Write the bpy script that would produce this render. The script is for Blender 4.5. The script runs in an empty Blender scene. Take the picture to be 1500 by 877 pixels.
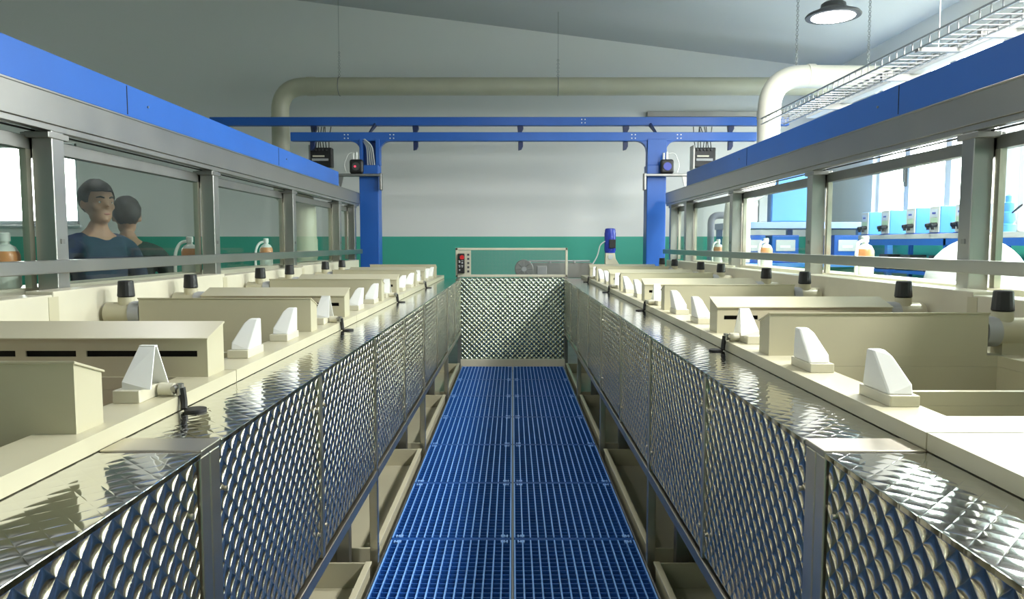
import bpy, bmesh, math, random
from mathutils import Vector, Matrix, Euler
random.seed(7)
S = bpy.context.scene
COL = S.collection
PI = math.pi
FLOOR = -0.08

# ------------------------------------------------------------------ materials
def mat(name, color, rough=0.5, metal=0.0, spec=0.5, noise=0.0, nscale=8.0, bump=0.0, bscale=60.0, stretch=None, rvar=0.0):
    m = bpy.data.materials.new(name); m.use_nodes = True
    nt = m.node_tree; N = nt.nodes; L = nt.links
    b = N['Principled BSDF']
    b.inputs['Base Color'].default_value = (*color, 1)
    b.inputs['Roughness'].default_value = rough
    b.inputs['Metallic'].default_value = metal
    b.inputs['Specular IOR Level'].default_value = spec
    tc = N.new('ShaderNodeTexCoord'); mp = N.new('ShaderNodeMapping')
    L.new(tc.outputs['Object'], mp.inputs['Vector'])
    if stretch: mp.inputs['Scale'].default_value = stretch
    if noise:
        n = N.new('ShaderNodeTexNoise'); n.inputs['Scale'].default_value = nscale; n.inputs['Detail'].default_value = 4
        L.new(mp.outputs[0], n.inputs['Vector'])
        r = N.new('ShaderNodeValToRGB')
        r.color_ramp.elements[0].position = 0.3; r.color_ramp.elements[1].position = 0.7
        r.color_ramp.elements[0].color = (*[c * (1 - noise) for c in color], 1)
        r.color_ramp.elements[1].color = (*[min(1, c * (1 + noise)) for c in color], 1)
        L.new(n.outputs['Fac'], r.inputs[0]); L.new(r.outputs[0], b.inputs['Base Color'])
        if rvar:
            mr = N.new('ShaderNodeMapRange'); mr.inputs['From Min'].default_value = .3; mr.inputs['From Max'].default_value = .7
            mr.inputs['To Min'].default_value = max(.02, rough - rvar); mr.inputs['To Max'].default_value = rough + rvar
            L.new(n.outputs['Fac'], mr.inputs['Value']); L.new(mr.outputs[0], b.inputs['Roughness'])
    if bump:
        n2 = N.new('ShaderNodeTexNoise'); n2.inputs['Scale'].default_value = bscale; n2.inputs['Detail'].default_value = 3
        L.new(mp.outputs[0], n2.inputs['Vector'])
        bp = N.new('ShaderNodeBump'); bp.inputs['Strength'].default_value = 1; bp.inputs['Distance'].default_value = bump
        L.new(n2.outputs['Fac'], bp.inputs['Height']); L.new(bp.outputs[0], b.inputs['Normal'])
    return m

def embossed(name, axes, pitch, dist, rough, color):
    """stainless sheet embossed with staggered round dimples; axes = the two in-plane axes"""
    m = bpy.data.materials.new(name); m.use_nodes = True
    nt = m.node_tree; N = nt.nodes; L = nt.links
    b = N['Principled BSDF']; b.inputs['Metallic'].default_value = 1
    b.inputs['Roughness'].default_value = rough; b.inputs['Base Color'].default_value = (*color, 1)
    tc = N.new('ShaderNodeTexCoord'); sp = N.new('ShaderNodeSeparateXYZ'); L.new(tc.outputs['Object'], sp.inputs[0])
    def M(op, x, y=None):
        n = N.new('ShaderNodeMath'); n.operation = op
        for i, q in enumerate((x, y)):
            if q is None: continue
            if isinstance(q, (int, float)): n.inputs[i].default_value = q
            else: L.new(q, n.inputs[i])
        return n.outputs[0]
    def height(da, db):
        u = M('MULTIPLY', M('ADD', sp.outputs[axes[0]], da), PI/pitch); v = M('MULTIPLY', M('ADD', sp.outputs[axes[1]], db), PI/pitch)
        p_ = M('ABSOLUTE', M('SINE', M('ADD', u, v))); q_ = M('ABSOLUTE', M('SINE', M('SUBTRACT', u, v)))
        return M('POWER', M('MULTIPLY', p_, q_), .6)
    e = pitch*.02
    h0 = height(0.0, 0.0)
    ga = M('MULTIPLY', M('SUBTRACT', h0, height(e, 0.0)), dist/e); gb = M('MULTIPLY', M('SUBTRACT', h0, height(0.0, e)), dist/e)
    cb = N.new('ShaderNodeCombineXYZ'); L.new(ga, cb.inputs[axes[0]]); L.new(gb, cb.inputs[axes[1]])
    ge = N.new('ShaderNodeNewGeometry'); ad = N.new('ShaderNodeVectorMath'); ad.operation = 'ADD'
    L.new(ge.outputs['Normal'], ad.inputs[0]); L.new(cb.outputs[0], ad.inputs[1])
    nm = N.new('ShaderNodeVectorMath'); nm.operation = 'NORMALIZE'; L.new(ad.outputs[0], nm.inputs[0])
    L.new(nm.outputs[0], b.inputs['Normal'])
    return m

def glass(name, tint, gloss=0.08):
    m = bpy.data.materials.new(name); m.use_nodes = True
    nt = m.node_tree; N = nt.nodes; L = nt.links; N.clear()
    o = N.new('ShaderNodeOutputMaterial'); mx = N.new('ShaderNodeMixShader')
    t = N.new('ShaderNodeBsdfTransparent'); t.inputs[0].default_value = (*tint, 1)
    g = N.new('ShaderNodeBsdfGlossy'); g.inputs['Roughness'].default_value = 0.02
    f = N.new('ShaderNodeLayerWeight'); f.inputs[0].default_value = .5
    pw = N.new('ShaderNodeMath'); pw.operation = 'POWER'; pw.inputs[1].default_value = 5
    ad = N.new('ShaderNodeMath'); ad.operation = 'MULTIPLY_ADD'; ad.inputs[1].default_value = .5; ad.inputs[2].default_value = .02
    L.new(f.outputs['Facing'], pw.inputs[0]); L.new(pw.outputs[0], ad.inputs[0])
    L.new(ad.outputs[0], mx.inputs[0]); L.new(t.outputs[0], mx.inputs[1]); L.new(g.outputs[0], mx.inputs[2])
    L.new(mx.outputs[0], o.inputs[0]); return m

def emit(name, color, strength):
    m = bpy.data.materials.new(name); m.use_nodes = True
    b = m.node_tree.nodes['Principled BSDF']
    b.inputs['Base Color'].default_value = (*color, 1)
    b.inputs['Emission Color'].default_value = (*color, 1); b.inputs['Emission Strength'].default_value = strength
    return m

CREAM = mat('cream_plastic', (.52, .49, .345), .32, noise=.05, nscale=3, spec=.45)
CREAM2 = mat('cream_plastic_pale', (.64, .61, .48), .35, noise=.05, nscale=4)
PIPE = mat('beige_pipe', (.55, .53, .40), .35, noise=.04, nscale=3)
WPLA = mat('white_plastic', (.84, .85, .82), .4, noise=.02, nscale=10)
STEEL = mat('stainless_steel', (.43, .42, .40), .33, 1, noise=.05, nscale=3, rvar=.03)
STEELD = mat('dull_steel', (.34, .335, .32), .42, 1, noise=.08, nscale=4, rvar=.04)
BRUSH = mat('brushed_steel', (.60, .56, .47), .32, 1, noise=.06, nscale=9, stretch=(1, .06, 1), rvar=.04)
GALV = mat('galvanised_wire', (.42, .43, .43), .4, .8)
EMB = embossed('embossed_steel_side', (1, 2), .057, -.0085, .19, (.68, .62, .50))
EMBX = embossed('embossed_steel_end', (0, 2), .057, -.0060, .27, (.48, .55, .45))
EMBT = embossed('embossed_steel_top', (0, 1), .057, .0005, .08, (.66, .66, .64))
BLUE = mat('blue_paint', (.018, .115, .47), .38, noise=.06, nscale=2)
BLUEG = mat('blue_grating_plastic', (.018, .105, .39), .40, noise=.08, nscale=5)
BLUELIT = mat('blue_lit_rib', (.19, .41, .84), .32)  # paler blue that paints the light caught by the long bar tops
BLUEC = mat('blue_clip_plastic', (.22, .42, .80), .4)
BLUEL = mat('light_blue_enamel', (.09, .32, .74), .4)
NAVY = mat('navy_paint', (.008, .022, .10), .4)
BLUEM = mat('motor_blue', (.02, .045, .40), .3)
BLACK = mat('black_plastic', (.012, .012, .013), .42)
DARKG = mat('dark_grey_plastic', (.06, .062, .065), .5)
RUBBER = mat('black_rubber', (.01, .01, .01), .6)
GREY = mat('grey_plastic', (.40, .41, .41), .45)
LGREY = mat('light_grey_panel', (.55, .58, .58), .5)
RED = mat('red_button', (.65, .02, .025), .35)
SLOT = mat('dark_gap', (.012, .010, .008), .8)  # near-black for the painted shade behind hood slots, and for beam joints
LIQ = mat('rust_brown_liquid', (.16, .05, .022), .12)
WATER = mat('rinse_liquid', (.28, .27, .17), .08)
ORANGE = mat('orange_liquid', (.62, .26, .10), .3)
CLEAR = mat('milky_bottle', (.72, .74, .70), .35)
CONC = mat('concrete', (.21, .21, .195), .7, noise=.18, nscale=2.2, bump=.001, bscale=30)
DARKFL = mat('channel_floor', (.07, .08, .085), .6, noise=.2, nscale=4)
PLASTER = mat('white_plaster', (.82, .82, .80), .75, noise=.02, nscale=1.2)
CEILM = mat('ceiling_board', (.62, .64, .65), .7, noise=.03, nscale=.8)
FRAMEW = mat('window_white', (.62, .64, .68), .45)
GLASS = glass('clear_glass', (.93, .97, .95))
GEDGE = mat('glass_edge_green', (.25, .60, .45), .15)
LAMPE = emit('lamp_lens', (1, 1, .98), 16)
SCREEN = mat('display', (.55, .62, .72), .3)
GREENK = mat('green_keypad', (.42, .60, .42), .5)
SKIN = mat('skin', (.40, .22, .14), .5)
HAIR = mat('black_hair', (.012, .011, .010), .55, bump=.002, bscale=120)
JACK = mat('navy_jacket', (.03, .045, .085), .8, noise=.1, nscale=12)
JACK2 = mat('black_green_jacket', (.014, .024, .020), .8, noise=.1, nscale=12)
TROU = mat('dark_trousers', (.02, .022, .028), .8)
SHOE = mat('black_shoe', (.012, .012, .012), .5)
EYEW = mat('eye', (.7, .7, .68), .2)
LIPM = mat('lips', (.42, .16, .13), .5)

def two_tone(name):
    m = bpy.data.materials.new(name); m.use_nodes = True
    nt = m.node_tree; N = nt.nodes; L = nt.links; b = N['Principled BSDF']
    g = N.new('ShaderNodeNewGeometry'); sp = N.new('ShaderNodeSeparateXYZ'); L.new(g.outputs['Position'], sp.inputs[0])
    gt = N.new('ShaderNodeMath'); gt.operation = 'GREATER_THAN'; gt.inputs[1].default_value = 1.563
    L.new(sp.outputs[2], gt.inputs[0])
    mx = N.new('ShaderNodeMix'); mx.data_type = 'RGBA'
    mx.inputs[6].default_value = (.055, .43, .315, 1); mx.inputs[7].default_value = (.84, .84, .82, 1)
    L.new(gt.outputs[0], mx.inputs[0]); L.new(mx.outputs[2], b.inputs['Base Color'])
    b.inputs['Roughness'].default_value = .55
    return m
WALL = two_tone('wall_green_dado')

# ------------------------------------------------------------------ geometry helper
class MB:
    def __init__(s): s.bm = bmesh.new()
    def box(s, x0, x1, y0, y1, z0, z1):
        if x0 > x1: x0, x1 = x1, x0
        M = Matrix.Translation(((x0+x1)/2, (y0+y1)/2, (z0+z1)/2)) @ Matrix.Diagonal((x1-x0, abs(y1-y0), z1-z0, 1))
        bmesh.ops.create_cube(s.bm, size=1, matrix=M); return s
    def cyl(s, p, q, r, n=20, r2=None):
        p = Vector(p); q = Vector(q); d = q - p
        M = Matrix.Translation((p+q)/2) @ d.to_track_quat('Z', 'Y').to_matrix().to_4x4()
        bmesh.ops.create_cone(s.bm, cap_ends=True, segments=n, radius1=r, radius2=r if r2 is None else r2, depth=d.length, matrix=M); return s
    def sph(s, c, r, n=16, sc=(1, 1, 1)):
        M = Matrix.Translation(c) @ Matrix.Diagonal((*sc, 1))
        bmesh.ops.create_uvsphere(s.bm, u_segments=n, v_segments=max(6, n//2), radius=r, matrix=M); return s
    def prism(s, pts, axis, a, b):
        """pts: 2D outline in the two other axes (in order x,y,z minus axis)"""
        def mk(u, v, w): return {0: (w, u, v), 1: (u, w, v), 2: (u, v, w)}[axis]
        A = [s.bm.verts.new(mk(u, v, a)) for u, v in pts]; B = [s.bm.verts.new(mk(u, v, b)) for u, v in pts]
        n = len(pts); s.bm.faces.new(A); s.bm.faces.new(B[::-1])
        for i in range(n): s.bm.faces.new((A[i], B[i], B[(i+1) % n], A[(i+1) % n]))
        return s
    def hull(s, pts):
        vs = [s.bm.verts.new(p) for p in pts]
        bmesh.ops.convex_hull(s.bm, input=vs); return s
    def tube(s, pts, r, n=12, cap=True):
        pts = [Vector(p) for p in pts]; rings = []
        up = Vector((0, 0, 1)); prev = None
        for i, p in enumerate(pts):
            t = (pts[min(i+1, len(pts)-1)] - pts[max(i-1, 0)]).normalized()
            if prev is None:
                a = t.cross(up) if abs(t.dot(up)) < .95 else t.cross(Vector((1, 0, 0)))
            else: a = prev - t * prev.dot(t)
            a.normalize(); prev = a; b = t.cross(a)
            rr = r[i] if isinstance(r, (list, tuple)) else r
            rings.append([s.bm.verts.new(p + (a*math.cos(2*PI*k/n) + b*math.sin(2*PI*k/n))*rr) for k in range(n)])
        for A, B in zip(rings, rings[1:]):
            for k in range(n): s.bm.faces.new((A[k], A[(k+1) % n], B[(k+1) % n], B[k]))
        if cap: s.bm.faces.new(rings[0][::-1]); s.bm.faces.new(rings[-1])
        return s
    def lathe(s, prof, c=(0, 0, 0), n=24):
        rings = []
        for r, z in prof:
            rings.append([s.bm.verts.new((c[0]+r*math.cos(2*PI*k/n), c[1]+r*math.sin(2*PI*k/n), c[2]+z)) for k in range(n)])
        for A, B in zip(rings, rings[1:]):
            for k in range(n): s.bm.faces.new((A[k], A[(k+1) % n], B[(k+1) % n], B[k]))
        s.bm.faces.new(rings[0][::-1]); s.bm.faces.new(rings[-1]); return s
    def torus(s, M, R, r, n=10, m=5, sx=1.0):
        V = []
        for i in range(n):
            a = 2*PI*i/n; ring = []
            for j in range(m):
                b = 2*PI*j/m
                ring.append(s.bm.verts.new(M @ Vector(((R+r*math.cos(b))*math.cos(a)*sx, (R+r*math.cos(b))*math.sin(a), r*math.sin(b)))))
            V.append(ring)
        for i in range(n):
            for j in range(m): s.bm.faces.new((V[i][j], V[(i+1) % n][j], V[(i+1) % n][(j+1) % m], V[i][(j+1) % m]))
        return s

def bend(pts, rad=.3, n=8):
    """round the corners of a polyline"""
    pts = [Vector(p) for p in pts]; out = [pts[0]]
    for a, b, c in zip(pts, pts[1:], pts[2:]):
        u = (a-b); v = (c-b); r = min(rad, u.length*.48, v.length*.48)
        p = b + u.normalized()*r; q = b + v.normalized()*r
        for k in range(n+1):
            t = k/n; out.append(p*(1-t)**2 + b*2*t*(1-t) + q*t*t)
    out.append(pts[-1]); return out

WLOC = {}
def thing(name, label, cat, loc=(0, 0, 0), group=None, kind=None, parent=None):
    o = bpy.data.objects.new(name, None); COL.objects.link(o); o.location = loc
    o.empty_display_size = .05; WLOC[o.name] = Vector(loc)
    if label: o['label'] = label
    if cat: o['category'] = cat
    if group: o['group'] = group
    if kind: o['kind'] = kind
    return o
def fin(mb, name, m, parent=None, bevel=0, smooth=False, seg=2, loc=None):
    """link mb as one mesh; coordinates are world ones, re-based on the parent's place"""
    bm = mb.bm
    bmesh.ops.recalc_face_normals(bm, faces=bm.faces)
    off = Vector((0, 0, 0)); p = parent
    base = Vector(loc) if loc else None
    if p is not None: base = WLOC[p.name]
    if base is not None: bmesh.ops.translate(bm, verts=bm.verts, vec=-base)
    me = bpy.data.meshes.new(name); bm.to_mesh(me); bm.free()
    me.materials.append(m)
    if smooth:
        for f in me.polygons: f.use_smooth = True
        try: me.set_sharp_from_angle(angle=math.radians(38))
        except Exception: pass
    o = bpy.data.objects.new(name, me); COL.objects.link(o)
    if p is not None: o.parent = p; WLOC[o.name] = base
    else:
        if base is not None: o.location = base
        WLOC[o.name] = base if base is not None else Vector((0, 0, 0))
    if bevel:
        b = o.modifiers.new('bevel', 'BEVEL'); b.width = bevel; b.segments = seg; b.limit_method = 'ANGLE'; b.harden_normals = False
    return o
def tag(o, label, cat, group=None, kind=None):
    if label: o['label'] = label
    if cat: o['category'] = cat
    if group: o['group'] = group
    if kind: o['kind'] = kind
    return o
def struct(mb, name, m, parent=None, **k):
    o = fin(mb, name, m, parent, **k)
    if parent is None: o['kind'] = 'structure'
    return o
def dup(root, loc, label=None, group=None):
    r = root.copy(); COL.objects.link(r); r.location = loc
    if label: r['label'] = label
    if group: r['group'] = group
    for ch in list(root.children):
        c = ch.copy(); COL.objects.link(c); c.parent = r
        for g in list(ch.children):
            d = g.copy(); COL.objects.link(d); d.parent = c
    return r
ORD = ['first', 'second', 'third', 'fourth', 'fifth', 'sixth', 'seventh', 'eighth', 'ninth', 'tenth']
SIDE = {1: 'right', -1: 'left'}

# ------------------------------------------------------------------ the room
XL, XR, YF, YB = -9.4, 4.9, -3.0, 11.5
def roof(x): return 4.72 - .126*x
struct(MB().box(XL-.2, XR+.2, YF-.2, YB+.2, FLOOR-.2, FLOOR), 'floor', CONC)
BW = (-8.4, -6.72); LZ0, LZ1 = 1.74, 3.0
w = MB(); w.box(XL-.2, BW[0], YB, YB+.25, FLOOR, 6.2); w.box(BW[1], XR+.2, YB, YB+.25, FLOOR, 6.2)
w.box(BW[0], BW[1], YB, YB+.25, FLOOR, LZ0); w.box(BW[0], BW[1], YB, YB+.25, LZ1, 6.2); struct(w, 'wall_back', WALL)
w = MB(); w.box(XL-.2, XR+.2, YF-.2, YF, FLOOR, 6.2); struct(w, 'wall_front', WALL)
w = MB(); w.prism([(XL-.2, roof(XL-.2)), (XR+.2, roof(XR+.2)), (XR+.2, roof(XR+.2)+.2), (XL-.2, roof(XL-.2)+.2)], 1, YF-.2, YB+.2)
struct(w, 'ceiling', CEILM)
RW = [(7.55, 10.15), (4.7, 7.3), (1.85, 4.45)]
RZ0, RZ1 = 1.62, 3.72
w = MB(); w.box(XR, XR+.25, YF, YB, FLOOR, RZ0); w.box(XR, XR+.25, YF, YB, RZ1, 5.0)
prev = YB
for a, b in RW: w.box(XR, XR+.25, b, prev, RZ0, RZ1); prev = a
w.box(XR, XR+.25, YF, prev, RZ0, RZ1); struct(w, 'wall_right', WALL)
w = MB(); w.box(XL-.25, XL, YF, YB, FLOOR, 6.2); struct(w, 'wall_left', WALL)

def window(n, X, s, y0, y1, z0, z1, mull):
    root = thing('window_%d' % n, None, None, (X+s*.12, (y0+y1)/2, z0), kind='structure')
    f = MB(); xa, xb = X+s*.06, X+s*.14
    f.box(xa, xb, y0, y1, z0, z0+.07); f.box(xa, xb, y0, y1, z1-.07, z1)
    f.box(xa, xb, y0, y0+.07, z0, z1); f.box(xa, xb, y1-.07, y1, z0, z1)
    fin(f, 'window_frame', FRAMEW, root, bevel=.006)
    ys = [y0] + mull + [y1]
    for m_ in mull:
        fin(MB().box(xa-.01*s, xb, m_-.06, m_+.06, z0+.07, z1-.07), 'mullion', FRAMEW, root, bevel=.006)
    for a, b in zip(ys, ys[1:]):
        fin(MB().box(X+s*.095, X+s*.101, a+.06, b-.06, z0+.06, z1-.06), 'pane', GLASS, root)
    fin(MB().box(X-s*.06, X+s*.1, y0-.04, y1+.04, z0-.04, z0), 'sill', FRAMEW, root, bevel=.006)
    h = MB(); m_ = mull[-1]
    h.box(X+s*.02, X+s*.055, m_-.016, m_+.016, z0+.55, z0+.8); h.box(X+s*.005, X+s*.03, m_-.012, m_+.012, z0+.6, z0+.88)
    fin(h, 'window_handle', DARKG, root, bevel=.004)
    pl = bpy.data.lights.new('daylight_portal', 'AREA'); pl.shape = 'RECTANGLE'
    pl.size = (z1-z0); pl.size_y = (y1-y0); pl.cycles.is_portal = True
    po = bpy.data.objects.new('daylight_portal', pl); COL.objects.link(po)
    po.location = (X+s*.28, (y0+y1)/2, (z0+z1)/2)
    po.rotation_euler = (0, PI/2*s, 0)
for i, (a, b) in enumerate(RW):
    window(i+1, XR, 1, a, b, RZ0, RZ1, [a+(b-a)*.36, a+(b-a)*.70])
t = thing('window_4', None, None, ((BW[0]+BW[1])/2, YB+.1, LZ0), kind='structure')
f = MB(); f.box(BW[0], BW[1], YB+.06, YB+.14, LZ0, LZ0+.07); f.box(BW[0], BW[1], YB+.06, YB+.14, LZ1-.07, LZ1)
f.box(BW[0], BW[0]+.07, YB+.06, YB+.14, LZ0, LZ1); f.box(BW[1]-.07, BW[1], YB+.06, YB+.14, LZ0, LZ1)
fin(f, 'window_frame', FRAMEW, t, bevel=.006)
xm = (BW[0]+BW[1])/2
fin(MB().box(xm-.05, xm+.05, YB+.05, YB+.14, LZ0+.07, LZ1-.07), 'mullion', FRAMEW, t, bevel=.006)
for a, b in ((BW[0], xm), (xm, BW[1])): fin(MB().box(a+.05, b-.05, YB+.095, YB+.101, LZ0+.06, LZ1-.06), 'pane', GLASS, t)
fin(MB().box(BW[0]-.04, BW[1]+.04, YB-.06, YB+.1, LZ0-.04, LZ0), 'sill', FRAMEW, t, bevel=.006)
pl = bpy.data.lights.new('daylight_portal', 'AREA'); pl.shape = 'RECTANGLE'; pl.size = BW[1]-BW[0]; pl.size_y = LZ1-LZ0; pl.cycles.is_portal = True
po = bpy.data.objects.new('daylight_portal', pl); COL.objects.link(po); po.location = (xm, YB+.28, (LZ0+LZ1)/2); po.rotation_euler = (-PI/2, 0, 0)

# ------------------------------------------------------------------ walkway
struct(MB().box(-.64, .64, 1.0, 8.84, FLOOR+.001, FLOOR+.006), 'trim_1', DARKFL)
rail = MB().box(-.0035, .0035, 1.0, 8.70, FLOOR+.006, -.004); rail.box(-.02, .02, 1.0, 8.7, FLOOR+.006, -.0705)
tag(fin(rail, 'grating_support', STEELD, loc=(0, 4.8, FLOOR+.006)), 'thin grey metal strip running between the two columns of blue grating', 'support strip')
for s in (-1, 1):
    a = MB().box(s*.600, s*.6065, 1.0, 8.72, FLOOR+.001, .004); a.box(s*.585, s*.6065, 1.0, 8.72, FLOOR+.001, -.0705)
    tag(fin(a, 'edge_angle', STEELD, loc=(s*.61, 4.8, FLOOR+.001)), 'grey metal edge angle along the %s edge of the blue grating' % SIDE[s], 'edge angle')
TW, TL, NX, NY = .592, .848, 15, 20
def tile_mesh(gx0):
    m = MB(); x0, x1 = gx0, gx0+TW
    for i in range(NX+1):
        x = x0 + .004 + (TW-.008)*i/NX
        hw = .0034 if 0 < i < NX else .004
        m.box(x-hw, x+hw, 0, TL, -.068, -.0015)
    for j in range(NY+1):
        y = .005 + (TL-.010)*j/NY
        hw = .0024 if 0 < j < NY else .005
        m.box(x0+.004, x1-.004, y-hw, y+hw, -.066, -.006 if 0 < j < NY else -.0018)
    return m
YEND = 8.685
for row in range(9):
    y0 = YEND - (row+1)*.857 + .004
    for s in (-1, 1):
        loc = (s*(.006+TW/2), y0+TL/2, -.068)
        if row == 0:
            t = thing('grating_tile', None, None, loc)
            m = tile_mesh(.006 if s > 0 else -.006-TW)
            bmesh.ops.translate(m.bm, verts=m.bm.verts, vec=(0, y0, 0))
            fin(m, 'grid', BLUEG, t)
            rb = MB(); X0 = .006 if s > 0 else -.006-TW
            for i in range(NX+1):
                x = X0 + .004 + (TW-.008)*i/NX
                rb.box(x-.0034, x+.0034, y0+.012, y0+TL-.012, -.0016, .0005)
            fin(rb, 'lit_rib_tops', BLUELIT, t)  # thin pale strips: light on the bar tops put into the colour
            for cx in (.035, TW-.035):
                for cy in (.03, TL-.03):
                    c = MB(); X = s*(.006+cx); Y = y0+cy
                    for d in (-.014, 0, .014): c.box(X+d-.0035, X+d+.0035, Y-.013, Y+.013, -.004, .0015)
                    c.box(X-.016, X+.016, Y-.003, Y+.003, -.004, .001)
                    fin(c, 'corner_clip', BLUEC, t)
            first = {**(first if s > 0 else {}), s: t}
        else:
            t = dup(first[s], loc)
        tag(t, 'blue plastic grating tile in the %s column, %s from the end gate' % (SIDE[s], ORD[row]), 'floor grating', 'blue walkway grating tiles')

# ------------------------------------------------------------------ drip trays
TR = [(1.50, 3.17), (3.32, 4.98), (5.13, 6.80), (6.95, 8.62)]
for s in (-1, 1):
    for k, (a, b) in enumerate(TR):
        t = MB(); x0, x1, h, tk = .632, 1.73, .055, .012
        z0 = FLOOR+.0
        t.box(s*x0, s*x1, a, b, z0, z0+tk)
        t.box(s*x0, s*(x0+tk), a, b, z0, z0+h+.07); t.box(s*(x1-tk), s*x1, a, b, z0, z0+h+.07)
        t.box(s*x0, s*x1, a, a+tk, z0, z0+h+.07); t.box(s*x0, s*x1, b-tk, b, z0, z0+h+.07)
        t.box(s*(x0-.008), s*(x0+.02), a-.006, b+.006, z0+h+.062, z0+h+.072)
        o = fin(t, 'drip_tray', CREAM, loc=(s*1.2, (a+b)/2, z0), bevel=.002)
        tag(o, 'cream drip tray under the %s tanks, %s from the camera' % (SIDE[s], ORD[k]), 'drip tray', 'drip trays under the tanks')

# ------------------------------------------------------------------ stainless cabinet fronts
PX, PT, CT = .61, 1.03, 1.045
MODS = [(-.40, 1.41), (1.41, 3.24), (3.24, 5.05), (5.05, 6.87), (6.87, 8.72)]
for s in (-1, 1):
    for k, (a, b) in enumerate(MODS):
        t = thing('cabinet_front', 'stainless dimpled cabinet front, %s from the camera along the %s side of the walkway' % (ORD[k], SIDE[s]), 'cabinet', (s*PX, (a+b)/2, FLOOR), 'dimpled cabinet fronts')
        mid = a + .91 if k else a + .9
        wide = .10 if k == 1 else .035
        for (c, d) in ((a+wide, mid-.014), (mid+.014, b-.006)):
            p = fin(MB().box(s*(PX+.004), s*(PX+.012), c, d, .455, PT), 'embossed_panel', EMB, t, bevel=.001)
            for yy in (c+.03, d-.03):
                for zz in (.53, .93):
                    fin(MB().cyl((s*(PX+.006), yy, zz), (s*(PX-.001), yy, zz), .006, 10), 'screw', BRUSH, p, smooth=True)
        if k == 1:
            st = MB().box(s*(PX-.001), s*(PX+.04), a+.002, a+.045, FLOOR, PT+.004)
            fin(st, 'leg', BRUSH, t, bevel=.003)
            fin(MB().box(s*(PX-.001), s*(PX+.04), a+.048, a+.096, .40, PT+.004), 'divider', BRUSH, t, bevel=.003)
        else:
            fin(MB().box(s*(PX-.002), s*(PX+.035), a+.001, a+.033, FLOOR, PT+.004), 'leg', BRUSH, t, bevel=.003)
        fin(MB().box(s*(PX-.001), s*(PX+.03), mid-.013, mid+.013, .44, PT+.004), 'divider', BRUSH, t, bevel=.002)
        fin(MB().box(s*(PX-.003), s*(PX+.035), a+.034 if k != 1 else a+.097, b, .395, .437), 'bottom_rail', BRUSH, t, bevel=.003)
        for xx in (.74, 1.66): fin(MB().box(s*xx, s*(xx+.06), a+.008, a+.06, FLOOR, .40), 'rear_leg', STEELD, t, bevel=.003)
        fin(MB().box(s*(PX+.036), s*1.72, a+.02, a+.08, .3995, .4395), 'bearer', STEELD, t, bevel=.003)
        fin(MB().box(s*(PX+.036), s*1.72, b-.10, b-.04, .3995, .4395), 'bearer', STEELD, t, bevel=.003)
        # polished top plates, folded over the front edge
        segs = ((a+.10, mid-.002), (mid+.002, b-.002)) if k == 1 else ((a+.002, mid-.002), (mid+.002, b-.002))
        for c, d in segs:
            fin(MB().box(s*(PX-.004), s*.835, c, d, CT-.012, CT), 'top_plate', EMBT, t, bevel=.0015)
        if k == 1: fin(MB().box(s*(PX-.003), s*.807, a+.003, a+.097, CT-.010, CT+.003), 'joint_cover', BRUSH, t, bevel=.002)

# ------------------------------------------------------------------ tanks
RX, RT, RB = .81, 1.082, 1.047
DX1 = 1.735
OX0, OX1 = .93, 1.60
CS = {1: [2.75, 4.43, 6.10, 7.77], -1: [1.74, 3.41, 5.08, 6.75]}
TM = {1: [(-.5, 1.418, None), (1.422, 3.158, 2.75), (3.162, 4.828, 4.43), (4.832, 6.498, 6.10), (6.502, 8.168, 7.77), (8.172, 8.72, None)],
      -1: [(-.5, .468, None), (.472, 2.138, 1.74), (2.142, 3.808, 3.41), (3.812, 5.478, 5.08), (5.482, 7.148, 6.75), (7.152, 8.72, 'end')]}
def tank(s, k, a, b, c):
    t = thing('tank', None, None, (s*1.27, (a+b)/2, .44))
    if c is None: ops = []
    elif c == 'end': ops = [(7.23, 7.49, 'w'), (7.51, 8.08, 'w')]
    else: ops = [(c-1.19, c-.93, 'w'), (c-.91, c-.335, 'w'), (c-.235, c+.28, 'p')]
    d = MB()
    d.box(s*RX, s*OX0, a, b, RB, RT); d.box(s*OX1, s*DX1, a, b, RB, RT)
    y = a
    for (p, q, _) in ops: d.box(s*OX0, s*OX1, y, p, RB, RT); y = q
    d.box(s*OX0, s*OX1, y, b, RB, RT)
    fin(d, 'deck', CREAM, t)
    body = MB()
    body.box(s*.85, s*.862, a, b, .45, RB); body.box(s*(DX1-.012), s*DX1, a, b, .45, RB)
    body.box(s*.85, s*DX1, a, a+.012, .45, RB); body.box(s*.85, s*DX1, b-.012, b, .45, RB); body.box(s*.85, s*DX1, a, b, .44, .452)
    fin(body, 'body', CREAM, t)
    for (p, q, kind) in ops:
        bs = MB(); tk = .008; zb = .55
        bs.box(s*(OX0-tk), s*OX0, p-tk, q+tk, zb, RB-.0005); bs.box(s*OX1, s*(OX1+tk), p-tk, q+tk, zb, RB-.0005)
        bs.box(s*OX0, s*OX1, p-tk, p, zb, RB-.0005); bs.box(s*OX0, s*OX1, q, q+tk, zb, RB-.0005)
        bs.box(s*OX0, s*OX1, p-tk, q+tk, zb-tk, zb)
        bo = fin(bs, 'basin', CREAM, t)
        lv = 1.0 if kind == 'p' else .80
        fin(MB().box(s*(OX0+.001), s*(OX1-.001), p+.001, q-.001, zb+.001, lv), 'liquid', LIQ if kind == 'p' else WATER, bo)
    what = {None: 'flat covered cream tank top', 'end': 'cream end tank with two open basins'}.get(c, 'cream plastic tank with three open basins')
    tag(t, '%s, %s from the camera in the %s tank row' % (what, ORD[k], SIDE[s]), 'tank', 'cream process tanks')
for s in (1, -1):
    for k, (a, b, c) in enumerate(TM[s]): tank(s, k, a, b, c)

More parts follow.
